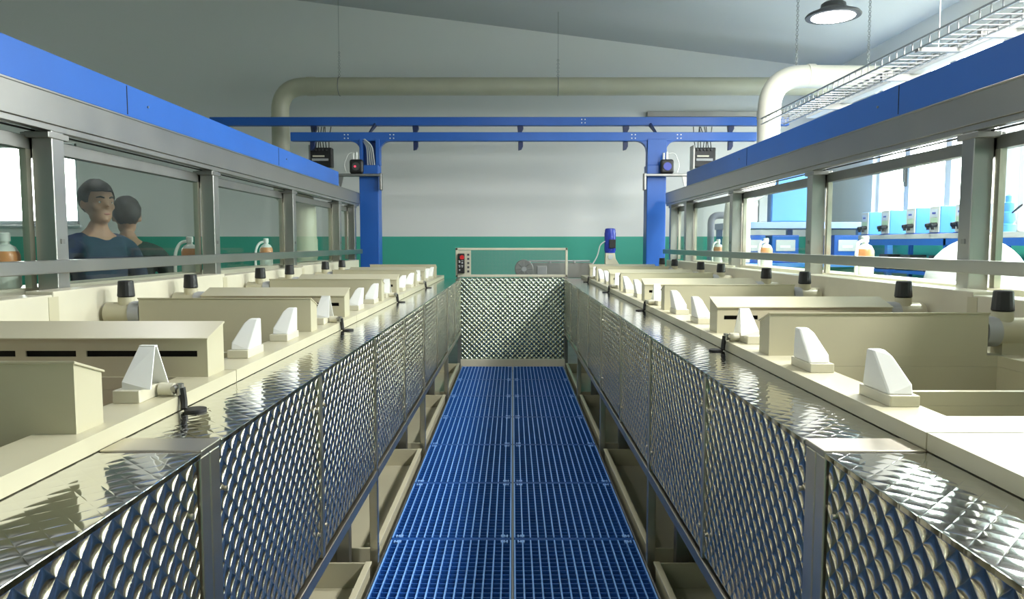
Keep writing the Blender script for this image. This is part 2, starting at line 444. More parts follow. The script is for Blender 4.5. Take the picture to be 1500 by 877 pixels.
# hoods: low cream suction boxes with slots facing the basin between them
HX0, HX1 = .845, 1.565
def hood(s, y_out, y_in, label):
    """outer side high, basin side low"""
    t = thing('suction_hood', label, 'suction hood', (s*(HX0+HX1)/2, (y_out+y_in)/2, RT), 'cream suction hoods on the tank decks')
    sg = 1 if y_in > y_out else -1
    zl, zh = RT+.108, RT+.142
    body = MB(); tk = .006
    # outer wall, ends and sloping lid
    body.prism([(y_out, RT), (y_out+sg*tk, RT), (y_out+sg*tk, zh-.006), (y_out, zh-.004)], 0, s*(HX0+tk), s*(HX1-tk))
    for xa, xb in ((HX0, HX0+tk), (HX1-tk, HX1)):
        body.prism([(y_out, RT), (y_in, RT), (y_in, zl-.003), (y_out, zh-.003)], 0, s*xa, s*xb)
    # slotted inner wall
    zs0, zs1 = RT+.056, RT+.073
    yi0, yi1 = y_in-sg*tk, y_in
    body.box(s*(HX0+tk), s*(HX1-tk), yi0, yi1, RT, zs0); body.box(s*(HX0+tk), s*(HX1-tk), yi0, yi1, zs1, zl-.004)
    xs = [HX0+.028+.168*i for i in range(4)]; x = HX0+tk
    for q in xs: body.box(s*x, s*q, yi0, yi1, zs0, zs1); x = q+.14
    body.box(s*x, s*(HX1-tk), yi0, yi1, zs0, zs1)
    fin(body, 'body', CREAM, t)
    lid = MB(); lid.prism([(y_out-sg*.003, zh-.004), (y_in+sg*.006, zl-.004), (y_in+sg*.006, zl+.001), (y_out-sg*.003, zh+.002)], 0, s*(HX0-.004), s*(HX1+.004))
    fin(lid, 'lid', CREAM, t, bevel=.0015)
    fin(MB().box(s*(HX0+.012), s*(HX1-.012), y_in-sg*.03, y_in-sg*.024, RT+.02, zl-.02), 'dark_gap', SLOT, t)  # black sheet that paints the shade inside the hood behind its slots
    return t
def damper(s, y, label):
    t = thing('damper_pipe', label, 'damper pipe', (s*1.65, y, RT), 'damper pipes with black knobs')
    z = RT+.075
    fin(MB().cyl((s*1.570, y, z), (s*1.615, y, z), .051, 24), 'collar', GREY, t, smooth=True)
    b = MB().cyl((s*1.6, y, z), (s*1.72, y, z), .047, 24); b.cyl((s*1.64, y, z+.03), (s*1.64, y, z+.068), .033, 20)
    b.box(s*1.625, s*1.70, y-.03, y+.03, RT, z)
    fin(b, 'pipe', CREAM, t, smooth=True)
    kn = MB().cyl((s*1.64, y, z+.069), (s*1.64, y, z+.138), .035, 16, .030)
    fin(kn, 'knob', BLACK, t, bevel=.005)
def fin_guide(s, y, label):
    t = thing('bar_saddle', label, 'bar guide', (s*.89, y, RT), 'closed white bar guides')
    fin(MB().box(s*.852, s*.920, y-.075, y+.075, RT, RT+.026), 'base_block', CREAM2, t, bevel=.002)
    z0, z1 = RT+.0262, RT+.122
    g = MB()
    g.hull([(s*.854, y-.062, z0), (s*.854, y+.062, z0), (s*.912, y-.062, z0), (s*.912, y+.062, z0), (s*.912, y-.056, z0+.022), (s*.912, y+.056, z0+.022),
            (s*.838, y-.013, z1), (s*.838, y+.013, z1), (s*.868, y-.013, z1), (s*.868, y+.013, z1),
            (s*.882, y-.024, z1-.014), (s*.882, y+.024, z1-.014)])
    fin(g, 'saddle', WPLA, t, bevel=.004, smooth=False)
def v_guide(s, y, label):
    t = thing('bar_saddle', label, 'bar guide', (s*.89, y, RT), 'open folded white bar guides')
    fin(MB().box(s*.862, s*.924, y-.06, y+.075, RT, RT+.03), 'base_block', CREAM2, t, bevel=.002)
    z0, z1 = RT+.0302, RT+.125
    for sg in (-1, 1):
        tk = .004
        g = MB()
        o1, o2 = (y+sg*.046), (y+sg*.007)
        g.hull([(s*.842, o1, z0), (s*.908, o1, z0), (s*.842, o1-sg*tk, z0), (s*.908, o1-sg*tk, z0), (s*.908, o1, z0+.018), (s*.908, o1-sg*tk, z0+.018),
                (s*.848, o2, z1), (s*.885, o2, z1), (s*.848, o2-sg*tk, z1), (s*.885, o2-sg*tk, z1)])
        fin(g, 'folded_sheet', WPLA, t)
    fin(MB().box(s*.848, s*.885, y-.007, y+.007, z1-.001, z1+.003), 'ridge', WPLA, t)
def clamp(s, y, label):
    t = thing('stop_clamp', label, 'clamp', (s*.80, y, RT), 'rim clamps with black hooks')
    z = RT+.016
    fin(MB().cyl((s*.822, y+.03, z), (s*.856, y+.03, z), .0155, 16), 'tube', CREAM2, t, smooth=True)
    b = MB().cyl((s*.815, y+.006, z+.006), (s*.815, y+.046, z+.006), .006, 10); b.cyl((s*.808, y+.03, z-.012), (s*.808, y+.03, z+.014), .009, 10)
    b.cyl((s*.822, y+.03, z), (s*.815, y+.03, z), .011, 12)
    fin(b, 'metal_bolt', STEEL, t, smooth=True)
    h = MB().tube(bend([(s*.803, y+.03, z+.004), (s*.799, y+.03, RT-.015), (s*.796, y+.022, CT+.006)], .02), .0085, 8)
    fin(h, 'hook', RUBBER, t, smooth=True)
    fin(MB().cyl((s*.772, y+.03, CT+.0003), (s*.772, y+.03, CT+.006), .026, 18), 'foot_disc', RUBBER, t, smooth=True)
for s in (1, -1):
    nm = SIDE[s]
    for k, c in enumerate(CS[s]):
        hood(s, c-.335, c-.24, 'cream suction hood in front of the %s open bar guide of the %s row' % (ORD[k], nm))
        hood(s, c+.40, c+.285, 'cream slotted suction hood behind the %s open bar guide of the %s row' % (ORD[k], nm))
        damper(s, c-.288, 'damper pipe with black knob on the hood before the %s open guide, %s row' % (ORD[k], nm))
        damper(s, c+.342, 'damper pipe with black knob on the hood behind the %s open guide, %s row' % (ORD[k], nm))
        v_guide(s, c, 'folded open white bar guide between two hoods, %s from the camera in the %s row' % (ORD[k], nm))
        clamp(s, c+.0, 'small rim clamp with black hook, %s from the camera on the %s row' % (ORD[k], nm))
gi = {1: [1.72, 2.165, 3.45, 3.91, 5.12, 5.62, 6.80, 7.27], -1: [2.43, 2.845, 4.14, 4.60, 5.80, 6.27, 7.42, 7.85]}
for s in (1, -1):
    for k, y in enumerate(gi[s]):
        fin_guide(s, y, 'closed white wedge guide on a cream block, %s from the camera in the %s row' % (ORD[k], SIDE[s]))
hood(-1, 8.10, 8.20, 'cream suction hood at the far end of the left row, nearest the blue column')

# cream exhaust duct behind the dampers, header behind the glazing
for s in (1, -1):
    nm = SIDE[s]
    t = thing('exhaust_duct', 'long cream exhaust duct with an added skirt along the back of the %s tank row' % nm, 'duct', (s*1.78, 4, .9), None)
    ys = [-.5, 1.1, 2.78, 4.45, 6.12, 8.35]
    for i, (a, b) in enumerate(zip(ys, ys[1:])):
        fin(MB().box(s*1.737, s*1.845, a+.002, b-.002, FLOOR, 1.258+.012*((i+1) % 2)), 'duct_and_skirt', CREAM2, t, bevel=.004)  # unseen lower part added down to the floor to darken under the tanks
    for y in ys[1:-1]:
        fin(MB().box(s*1.735, s*1.737, y-.03, y+.03, 1.09, 1.25), 'joint_strip', CREAM, t)
    h = thing('exhaust_header', 'cream header shelf behind the glass of the %s row' % nm, 'duct', (s*2.12, 4, FLOOR))
    fin(MB().box(s*1.985, s*2.15, .2, 8.3, 1.06, 1.27), 'header_box', CREAM2, h, bevel=.004)
    for y in (.5, 3, 5.5, 8):
        fin(MB().box(s*2.02, s*2.12, y-.04, y+.04, FLOOR, 1.06), 'leg', STEELD, h)

# ------------------------------------------------------------------ glazed side frames with the blue lifting rails
for s in (1, -1):
    nm = SIDE[s]
    t = thing('glazed_frame', 'stainless glazed side frame carrying the blue beam above the %s tanks' % nm, 'frame', (s*1.9, 4, FLOOR))
    py = [-.2, 1.42, 3.06, 4.67, 6.34, 8.02, 8.78]
    for y in py:
        p = fin(MB().box(s*1.862, s*1.945, y-.042, y+.042, FLOOR, 1.93), 'post', STEEL, t, bevel=.004)
        cap = MB().box(s*1.857, s*1.955, y-.07, y+.07, 1.875, 1.90); cap.box(s*1.95, s*1.985, y-.05, y+.05, 1.80, 1.90)
        fin(cap, 'clamp_plate', STEELD, p, bevel=.003)
        fin(MB().box(s*1.858, s*1.862, y-.012, y+.012, 1.45, 1.47), 'bolt', STEELD, p)
    fin(MB().box(s*1.805, s*1.861, -.6, 8.9, 1.333, 1.385), 'guard_rail', STEEL, t, bevel=.003)
    be = MB().box(s*1.85, s*1.995, -.6, 9.0, 1.93, 2.06); be.box(s*1.846, s*1.85, -.6, 9.0, 2.052, 2.062); be.box(s*1.86, s*1.90, -.6, 9.0, 1.905, 1.93)
    fin(be, 'steel_beam', STEEL, t, bevel=.002)
    bl = fin(MB().box(s*1.85, s*1.985, -.6, 7.92, 2.062, 2.212), 'blue_beam', BLUE, t, bevel=.003)
    for y in (1.3, 3.6, 5.9):
        fin(MB().box(s*1.8485, s*1.85, y-.003, y+.003, 2.07, 2.205), 'joint_line', SLOT, bl)
        fin(MB().cyl((s*1.8505, y+.2, 2.14), (s*1.844, y+.2, 2.14), .006, 8), 'bolt', STEELD, bl)
    tr = MB().box(s*1.95, s*1.995, -.6, 8.8, 1.83, 1.885)
    fin(tr, 'track', STEELD, t, bevel=.002)
    cc = MB()
    for z in (1.905, 1.918): cc.cyl((s*1.93, -.6, z), (s*1.93, 8.7, z), .004, 6)
    fin(cc, 'cable', BLACK, t)
    for a, b in zip(py, py[1:]):
        g = fin(MB().box(s*1.956, s*1.964, a+.05, b-.05, 1.275, 1.832), 'glass_pane', GLASS, t)
        e = MB().box(s*1.955, s*1.965, a+.046, a+.05, 1.275, 1.832); e.box(s*1.955, s*1.965, b-.05, b-.046, 1.275, 1.832)
        fin(e, 'glass_edge', GEDGE, g)
        fin(MB().box(s*1.948, s*1.975, a+.0425, a+.046, 1.27, 1.83), 'glazing_bead', BRUSH, g)
        fin(MB().box(s*1.948, s*1.975, b-.075, b-.0425, 1.27, 1.83), 'glazing_bead', BRUSH, g)

# ------------------------------------------------------------------ end gate
t = thing('end_gate', 'dimpled stainless end gate with a wire mesh guard across the walkway', 'gate', (0, 8.86, FLOOR))
fin(MB().box(-.622, .622, 8.85, 8.862, .065, 1.045), 'embossed_panel', EMBX, t, bevel=.002)
fin(MB().box(-.63, .63, 8.84, 8.885, FLOOR, .06), 'base_beam', CREAM2, t, bevel=.003)
for x in (-.645, .645): fin(MB().box(x-.022, x+.022, 8.845, 8.885, FLOOR, 1.05), 'post', STEELD, t, bevel=.003)
f = MB(); zA, zB = 1.052, 1.402
for x in (-.67, .645): f.box(x-.014, x+.014, 8.85, 8.88, zA, zB)
f.box(-.684, .659, 8.85, 8.88, zA, zA+.03); f.box(-.684, .659, 8.85, 8.88, zB-.028, zB)
fin(f, 'guard_frame', CREAM2, t, bevel=.004)
m = MB()
x = -.655
while x < .635: m.box(x-.0011, x+.0011, 8.864, 8.8662, zA+.03, zB-.028); x += .0165
z = zA+.035
while z < zB-.03: m.box(-.656, .631, 8.8662, 8.8684, z-.0011, z+.0011); z += .0165
fin(m, 'wire_mesh', GALV, t)
fin(MB().box(-.66, -.50, 8.858, 8.863, zA+.03, zB-.03), 'side_plate', CREAM2, t)
cb = thing('control_box', 'black control box with a red stop button on the end gate guard', 'control box', (-.58, 8.82, 1.08))
b = fin(MB().box(-.655, -.575, 8.79, 8.857, 1.10, 1.335), 'box', BLACK, cb, bevel=.006)
fin(MB().cyl((-.602, 8.79, 1.29), (-.602, 8.765, 1.29), .026, 18), 'stop_button', RED, cb, smooth=True)
for (x, z) in ((-.632, 1.235), (-.60, 1.225), (-.632, 1.18), (-.60, 1.18), (-.632, 1.14)):
    fin(MB().cyl((x, 8.79, z), (x, 8.782, z), .010, 12), 'button', LGREY if z > 1.2 else GREY, cb, smooth=True)
for z in (1.23, 1.175):
    mk = MB().box(-.648, -.625, 8.788, 8.79, z+.018, z+.022); mk.box(-.612, -.588, 8.788, 8.79, z+.018, z+.022)
    fin(mk, 'marking', WPLA, b)
lb = MB()
for z in (1.32, 1.27, 1.22, 1.17, 1.12): lb.box(-.545, -.52, 8.853, 8.858, z-.012, z+.012)
fin(lb, 'label_strip', DARKG, cb)
# fan drive behind the guard
t = thing('drive_unit', 'grey drive motor and trough seen through the gate mesh', 'motor', (.45, 9.2, 1.0))
fin(MB().box(.24, .98, 9.12, 9.32, 1.03, 1.215), 'trough', STEEL, t, bevel=.004)
fin(MB().cyl((.14, 9.06, 1.14), (.14, 9.30, 1.14), .115, 28), 'motor_body', STEELD, t, bevel=.008, smooth=True)
fin(MB().cyl((.14, 9.06, 1.14), (.14, 9.045, 1.14), .03, 16), 'hub', LGREY, t, smooth=True)
for k in range(8):
    a_ = k*PI/4; fin(MB().box(.14-.004, .14+.004, 9.05, 9.06, 1.14-.1, 1.14+.1) if False else MB().cyl((.14, 9.055, 1.14), (.14+.1*math.cos(a_), 9.055, 1.14+.1*math.sin(a_)), .006, 6), 'spoke', STEEL, t)
fin(MB().box(.30, .42, 9.08, 9.13, 1.07, 1.18), 'gearbox', GREY, t, bevel=.01)
tb = MB().tube([(.2, 9.1, 1.238), (.95, 9.1, 1.238)], .013, 10); tb.cyl((.46, 9.1, 1.215), (.46, 9.1, 1.245), .016, 10); tb.cyl((.76, 9.1, 1.215), (.76, 9.1, 1.245), .016, 10)
fin(tb, 'pipe', GREY, t, smooth=True)
for x in (.14, .9): fin(MB().box(x-.04, x+.04, 9.16, 9.28, FLOOR, 1.03), 'leg', STEELD, t)

# blue motor on its worm gear
t = thing('pump_motor', 'upright blue electric motor on a pale bracket at the far right tank', 'motor', (1.17, 8.55, RT))
x, y = 1.125, 8.55
fin(MB().lathe([(.058, 1.345), (.062, 1.36), (.062, 1.6), (.055, 1.625), (.03, 1.63)], (x, y, 0), 20), 'motor_body', BLUEM, t, smooth=True)
for k in range(12):
    a_ = k*PI/6; dx, dy = math.cos(a_), math.sin(a_)
    fin(MB().cyl((x+.062*dx, y+.062*dy, 1.37), (x+.062*dx, y+.062*dy, 1.58), .004, 6), 'cooling_rib', BLUEM, t)
fin(MB().box(x-.02, x+.055, y-.085, y-.05, 1.40, 1.50), 'terminal_box', BLACK, t, bevel=.006)
br = MB().prism([(x-.055, 1.345), (x+.05, 1.345), (x+.06, 1.28), (x+.11, 1.20), (x+.11, RT), (x-.06, RT)], 1, y-.05, y+.05)
fin(br, 'bracket', CREAM2, t, bevel=.004)
fin(MB().cyl((x, y-.05, 1.30), (x, y-.06, 1.30), .03, 16), 'bearing', LGREY, t, smooth=True)
fin(MB().tube(bend([(x-.06, y-.03, 1.48), (x-.12, y-.03, 1.44), (x-.15, y-.03, 1.30), (x-.24, y-.03, 1.16)], .06), .007, 8), 'cable', LGREY, t, smooth=True)

# ------------------------------------------------------------------ blue gantry and high rail
GY = 9.4
def gz(ypx, Y): return 1.45 + (357-ypx)/1081*Y
t = thing('gantry', 'blue steel portal gantry with two columns in front of the back wall', 'gantry', (0, GY, FLOOR))
z0, z1 = gz(209.5, GY), gz(197, GY)
fin(MB().box(-2.78, 3.05, GY-.05, GY+.05, z0, z1), 'cross_beam', BLUE, t, bevel=.006)
for s in (-1, 1):
    cx = s*1.795
    col = MB().box(cx-.12, cx+.12, GY-.11, GY+.11, FLOOR, 2.43)
    fin(col, 'column', BLUE, t, bevel=.008)
    hd = MB()
    if s > 0: hd.box(cx-.11, cx+.13, GY-.07, GY+.07, 2.43, z0+.02)
    else:
        hd.box(cx-.12, cx-.085, GY-.07, GY+.07, 2.43, z0+.02); hd.box(cx+.08, cx+.13, GY-.07, GY+.07, 2.43, z0+.02); hd.box(cx-.12, cx+.13, GY+.05, GY+.07, 2.43, z0+.02)
    fin(hd, 'column_head', BLUE, t, bevel=.004)
    for g in (-1, 1):
        pts = []
        bx = cx + g*.12 + .005
        for k in range(7):
            a_ = PI/2*k/6; pts.append((bx+g*.13*(1-math.cos(a_)) if False else bx+g*(.13-.13*math.cos(a_)), z0-.13+.13*math.sin(a_)))
        pts.append((bx, z0+.01))
        if len(pts) > 3: fin(MB().prism(pts, 1, GY-.045, GY+.045), 'gusset', BLUE, t)
    for g in (-1, 1):
        for dx in (-.022, .022):
            for dz in (-.022, .022):
                zc = (z0+z1)/2
                fin(MB().cyl((cx+g*.285+dx, GY-.05, zc+dz), (cx+g*.285+dx, GY-.058, zc+dz), .008, 8), 'bolt', WPLA, t)
    # shelf plate with a curved arm
    zs = gz(259, GY)
    xa, xb = cx-s*.155, cx+s*.40
    sh = MB().box(xa, xb, GY-.20, GY-.112, zs-.02, zs+.012); sh.box(xa-s*.02, xa+s*.01, GY-.2, GY-.112, zs-.19, zs+.02)
    fin(sh, 'shelf_bracket', STEELD, t, bevel=.008)
    fin(MB().prism([(cx+s*.30, zs-.02), (cx+s*.38, zs-.02), (cx+s*.34, zs-.18)], 1, GY-.18, GY-.16), 'bracket_web', STEELD, t)
    mo = thing('drive_motor', 'black drive motor on the shelf bracket of the %s gantry column' % SIDE[s], 'motor', (cx+s*.06, GY-.16, zs+.012), 'gantry drive motors')
    mx = cx + s*(.115 if s > 0 else .14)
    bx = MB().box(mx-.085, mx+.085, GY-.195, GY-.115, zs+.0125, zs+.19)
    fin(bx, 'motor_body', BLACK, mo, bevel=.03, seg=3)
    fin(MB().cyl((mx, GY-.195, zs+.10), (mx, GY-.203, zs+.10), .05, 20), 'face_plate', BLUEM if s > 0 else DARKG, mo, smooth=True)
    if s < 0: fin(MB().cyl((mx-.01, GY-.203, zs+.10), (mx-.01, GY-.208, zs+.10), .012, 10), 'indicator', emit('red_indicator', (1, .05, .1), 1.5), mo)
    pf = MB().cyl((mx-.04, GY-.15, zs+.19), (mx-.04, GY-.15, zs+.27), .013, 10); pf.cyl((mx, GY-.15, zs+.19), (mx, GY-.15, zs+.28), .013, 10)
    fin(pf, 'fitting', WPLA, mo, smooth=True)
    hz = MB().tube(bend([(mx+s*.02, GY-.15, zs+.26), (mx+s*.10, GY-.15, zs+.27), (mx+s*.16, GY-.15, zs+.12), (mx+s*.13, GY-.15, zs+.03)], .07), .006, 8)
    fin(hz, 'hose', WPLA, mo, smooth=True)
    # valve block hanging behind
    X = s*2.46; Yv = 9.62
    zb0, zb1 = gz(247, Yv), gz(219, Yv)
    vb = thing('valve_block', 'black valve terminal block with hanging wires by the %s gantry column' % SIDE[s], 'valve block', (X, Yv, zb0), 'black valve blocks')
    fin(MB().box(X-.14, X+.14, Yv-.06, Yv+.06, zb0, zb1), 'housing', BLACK, vb, bevel=.01)
    fin(MB().box(X-.11, X+.10, Yv-.075, Yv-.06, zb0+.08, zb0+.11), 'name_strip', GREY, vb)
    fin(MB().box(X-.10, X+.05, Yv-.072, Yv-.06, zb0+.13, zb0+.15), 'name_strip', CREAM2, vb)
    for q in range(5):
        fin(MB().cyl((X-.1+.045*q, Yv-.06, zb1-.03), (X-.1+.045*q, Yv-.09, zb1-.03), .014, 8), 'plug', DARKG, vb)
    for q in range(7):
        xx = X-.11+.034*q
        wr = MB().tube(bend([(xx, Yv, zb1-.01), (xx+.02*random.uniform(-1, 1), Yv+.02, zb1+.12), (xx+.03*random.uniform(-1, 1), Yv+.05, gz(190, 9.75))], .05), .006, 6)
        fin(wr, 'wire', BLACK, vb, smooth=True)
    fin(MB().box(X-.15, X-.13, Yv-.07, Yv+.12, zb0-.02, zb1+.03), 'side_plate', STEELD, vb)
# cables in the left column head
for q in range(4):
    xx = -1.88+.012*q
    cbl = MB().tube(bend([(xx-.01, GY-.02-.012*q, z0+.02), (xx+.05+.012*q, GY-.02-.012*q, z0-.06), (xx+.06+.018*q, GY-.02-.012*q, 2.435)], .08), .010, 8)
    fin(cbl, 'cable', LGREY, t, smooth=True)
for x in (-2.52, -1.22, .1, 1.42, 2.74):
    b = MB().prism([(x-.03, z0), (x+.03, z0), (x+.03, z0-.06), (x+.01, z0-.10), (x-.03, z0-.11)], 1, GY+.0, GY+.045)
    fin(b, 'hanger', NAVY, t, bevel=.004)
HY = 9.8
h0, h1 = gz(187.5, HY), gz(175.5, HY)
r = thing('high_rail', 'long blue horizontal rail behind and above the gantry cross beam', 'beam', (0, HY, h0))
fin(MB().box(-3.95, 3.6, HY-.05, HY+.05, h0, h1), 'rail', BLUE, r, bevel=.006)
for x in (-2.6, -1.27, .1, 1.48, 2.85):
    b = MB().prism([(x-.04, h0), (x+.04, h0), (x+.04, h0-.04), (x+.01, h0-.10), (x-.03, h0-.10)], 1, HY-.03, HY+.03)
    fin(b, 'hanger', NAVY, r, bevel=.004)
for x in (-1.795, 1.795):
    fin(MB().hull([(x-.012, GY-.03, z1), (x+.012, GY-.03, z1), (x-.012, GY+.03, z1), (x+.012, GY+.03, z1), (x-.012, HY-.05, h0+.03), (x+.012, HY-.05, h0+.03), (x-.012, HY+.03, h0), (x+.012, HY+.03, h0)]), 'link_plate', NAVY, r)
for dx in (-.022, .022):
    for dz in (-.022, .022):
        fin(MB().cyl((.92+dx, HY-.05, (h0+h1)/2+dz), (.92+dx, HY-.058, (h0+h1)/2+dz), .008, 8), 'bolt', WPLA, r)
zc = gz(171, 11.3)
tag(fin(MB().box(2.05, 4.2, 11.40, 11.5, gz(173.5, 11.4), gz(166.5, 11.4)), 'wall_trunking', STEELD, loc=(3.1, 11.45, zc), bevel=.005), 'grey cable trunking on the back wall above the high blue rail', 'trunking')

# ------------------------------------------------------------------ beige ventilation pipes
def pipe_thing(name, label, pts, r, rad, joints, m=PIPE):
    t = thing(name, label, 'pipe', pts[0])
    fin(MB().tube(bend(pts, rad, 10), r, 28), 'pipe_run', m, t, smooth=True)
    for p, q in joints: fin(MB().cyl(p, q, r+.006, 28), 'socket', m, t, smooth=True)
    return t
PZ = gz(131.5, 10.45)
pipe_thing('ventilation_pipe', 'long beige ventilation pipe crossing below the ceiling and dropping on the left', [(4.4, 10.45, PZ), (-3.24, 10.45, PZ), (-3.24, 10.45, 2.15), (-2.12, 7.55, 1.88), (-2.12, 7.55, 1.275)], .122, .36,
           [((-2.86, 10.45, PZ), (-2.74, 10.45, PZ)), ((-3.24, 10.45, PZ-.5), (-3.24, 10.45, PZ-.42)), ((-2.12, 7.55, 1.30), (-2.12, 7.55, 1.5))])
YR = 8.4; ZR = gz(117, YR)
pipe_thing('ventilation_pipe', 'white elbow ventilation pipe rising behind the right blue beam', [(4.6, YR, ZR-.02), (2.87, YR, ZR), (2.87, YR, 2.15), (2.13, 7.05, 1.88), (2.13, 7.05, 1.275)], .125, .38,
           [((3.28, YR, ZR), (3.36, YR, ZR)), ((2.87, YR, ZR-.47), (2.87, YR, ZR-.39)), ((2.13, 7.05, 1.30), (2.13, 7.05, 1.5))], mat('pale_pipe', (.66, .645, .55), .35))
# chains
def chain(x, y, ztop, zbot, label, ring=None, plain=0.55):
    t = thing('hanging_chain', label, 'chain', (x, y, ztop), 'pipe hanger chains')
    zm = zbot + (ztop-zbot)*plain
    if plain < 1: fin(MB().cyl((x, y, zm), (x, y, ztop), .0035, 6), 'wire', GALV, t)
    c = MB(); z = zbot; k = 0
    while z < zm:
        M = Matrix.Translation((x, y, z+.018)) @ Euler((PI/2, 0, (k % 2)*PI/2)).to_matrix().to_4x4()
        c.torus(M, .014, .0038, 8, 4); 
        z += .026; k += 1
    fin(c, 'links', GALV, t)
    if ring:
        rr = MB(); M = Matrix.Translation(ring) @ Euler((0, PI/2, 0)).to_matrix().to_4x4(); rr.torus(M, .126, .006, 28, 6)
        fin(rr, 'pipe_clamp', STEELD, t, smooth=True)
chain((502-751)/1081*10.45, 10.45, roof(-2.4), PZ+.13, 'hanging chain at the left end of the long beige pipe', ((502-751)/1081*10.45, 10.45, PZ), .25)
chain((816-751)/1081*10.45, 10.45, gz(22, 11.0), PZ+.13, 'hanging chain at the middle of the long beige pipe', ((816-751)/1081*10.45, 10.45, PZ), .2)
# the middle chain hangs from a ceiling rod
chain(3.16, YR, roof(3.16), ZR+.12, 'hanging chain over the white elbow pipe', None, 1.0)
chain(3.96, YR, roof(3.96), ZR+.11, 'hanging chain at the right of the white elbow pipe', None, 1.0)

# ------------------------------------------------------------------ high bay lamps
def lamp(x, y, z, label, LAMP_W=26):
    t = thing('high_bay_lamp', label, 'lamp', (x, y, z), 'round high bay lamps')
    fin(MB().lathe([(.245, 0), (.25, .012), (.235, .03), (.17, .055), (.115, .085), (.11, .12), (.09, .135), (.02, .14)], (x, y, z), 32), 'housing', DARKG, t, smooth=True)
    fin(MB().lathe([(.12, -.006), (.19, -.004), (.20, .004)], (x, y, z-.001), 32), 'lens', LAMPE, t, smooth=True)
    hk = MB().cyl((x, y, z+.14), (x, y, roof(x)), .006, 8)
    M = Matrix.Translation((x, y, z+.165)) @ Euler((PI/2, 0, 0)).to_matrix().to_4x4(); hk.torus(M, .022, .005, 12, 6)
    fin(hk, 'hook', STEELD, t)
    l = bpy.data.lights.new('lamp_light', 'AREA'); l.shape = 'DISK'; l.size = .38; l.energy = LAMP_W; l.color = (1, .99, .96)
    o = bpy.data.objects.new('lamp_light', l); COL.objects.link(o); o.parent = t; o.location = (0, 0, -.02)
lamp(3.02, 7.14, 3.58, 'dark round high bay lamp hanging near the white elbow pipe', 40)
lamp(2.9, 4.0, 3.6, 'round high bay lamp high above the right tanks', 150)
lamp(-2.6, 4.75, 3.62, 'round high bay lamp high above the left tanks', 5)
lamp(-2.6, 0.6, 3.7, 'round high bay lamp above the near left tanks', 5)
lamp(2.7, 1.7, 3.7, 'round high bay lamp above the near right tanks', 190)
lamp(.25, 5.4, 4.1, 'round high bay lamp high above the middle of the walkway', 34)
lamp(.25, 1.6, 4.1, 'round high bay lamp high above the camera end of the walkway', 12)

# ------------------------------------------------------------------ cable trays on the right
def tray(x0, x1, z, y0, y1, h, name, label, posts):
    t = thing(name, label, 'cable tray', (x0, y0, z))
    for x in (x0, x1):
        m = MB().box(x-.006, x+.006, y0, y1, z+h-.012, z+h); m.box(x-.006, x+.006, y0, y1, z, z+.01)
        y = y0+.05
        while y < y1: m.box(x-.003, x+.003, y-.004, y+.004, z, z+h); y += .1
        fin(m, 'side_rail', GALV, t)
    m = MB(); y = y0+.05
    while y < y1: m.cyl((x0, y, z+.004), (x1, y, z+.004), .004, 6); y += .1
    fin(m, 'rungs', GALV, t)
    for y in posts:
        xm = (x0+x1)/2
        fin(MB().cyl((xm, y, z+.004), (xm, y, roof(xm)), .004, 6), 'hanger_rod', GALV, t)
        fin(MB().box(x0-.02, x1+.02, y-.02, y+.02, z-.02, z), 'cross_bar', STEELD, t)
    return t
tray(2.62, 2.86, 2.70, 1.5, 7.9, .07, 'cable_tray', 'upper galvanised wire cable tray beside the right blue beam', (4.86,))
t = thing('cable_trunking', 'long white perforated trunking beside the wire cable tray, right of the blue beam', 'trunking', (3.1, 4, 2.75))
fin(MB().box(3.05, 3.15, 1.5, 7.8, 2.752, 2.815), 'channel', WPLA, t, bevel=.006)
pf = MB(); y = 1.6
while y < 7.7: pf.box(3.0485, 3.05, y, y+.05, 2.776, 2.79); y += .1
fin(pf, 'perforation', GREY, t)
fin(MB().box(3.045, 3.155, 1.5, 7.8, 2.816, 2.822), 'lid', GALV, t)
for y in (2.2, 3.4, 4.6, 5.8, 7.0): fin(MB().box(2.84, 3.16, y-.015, y+.015, 2.70, 2.7515), 'bracket_arm', STEELD, t)

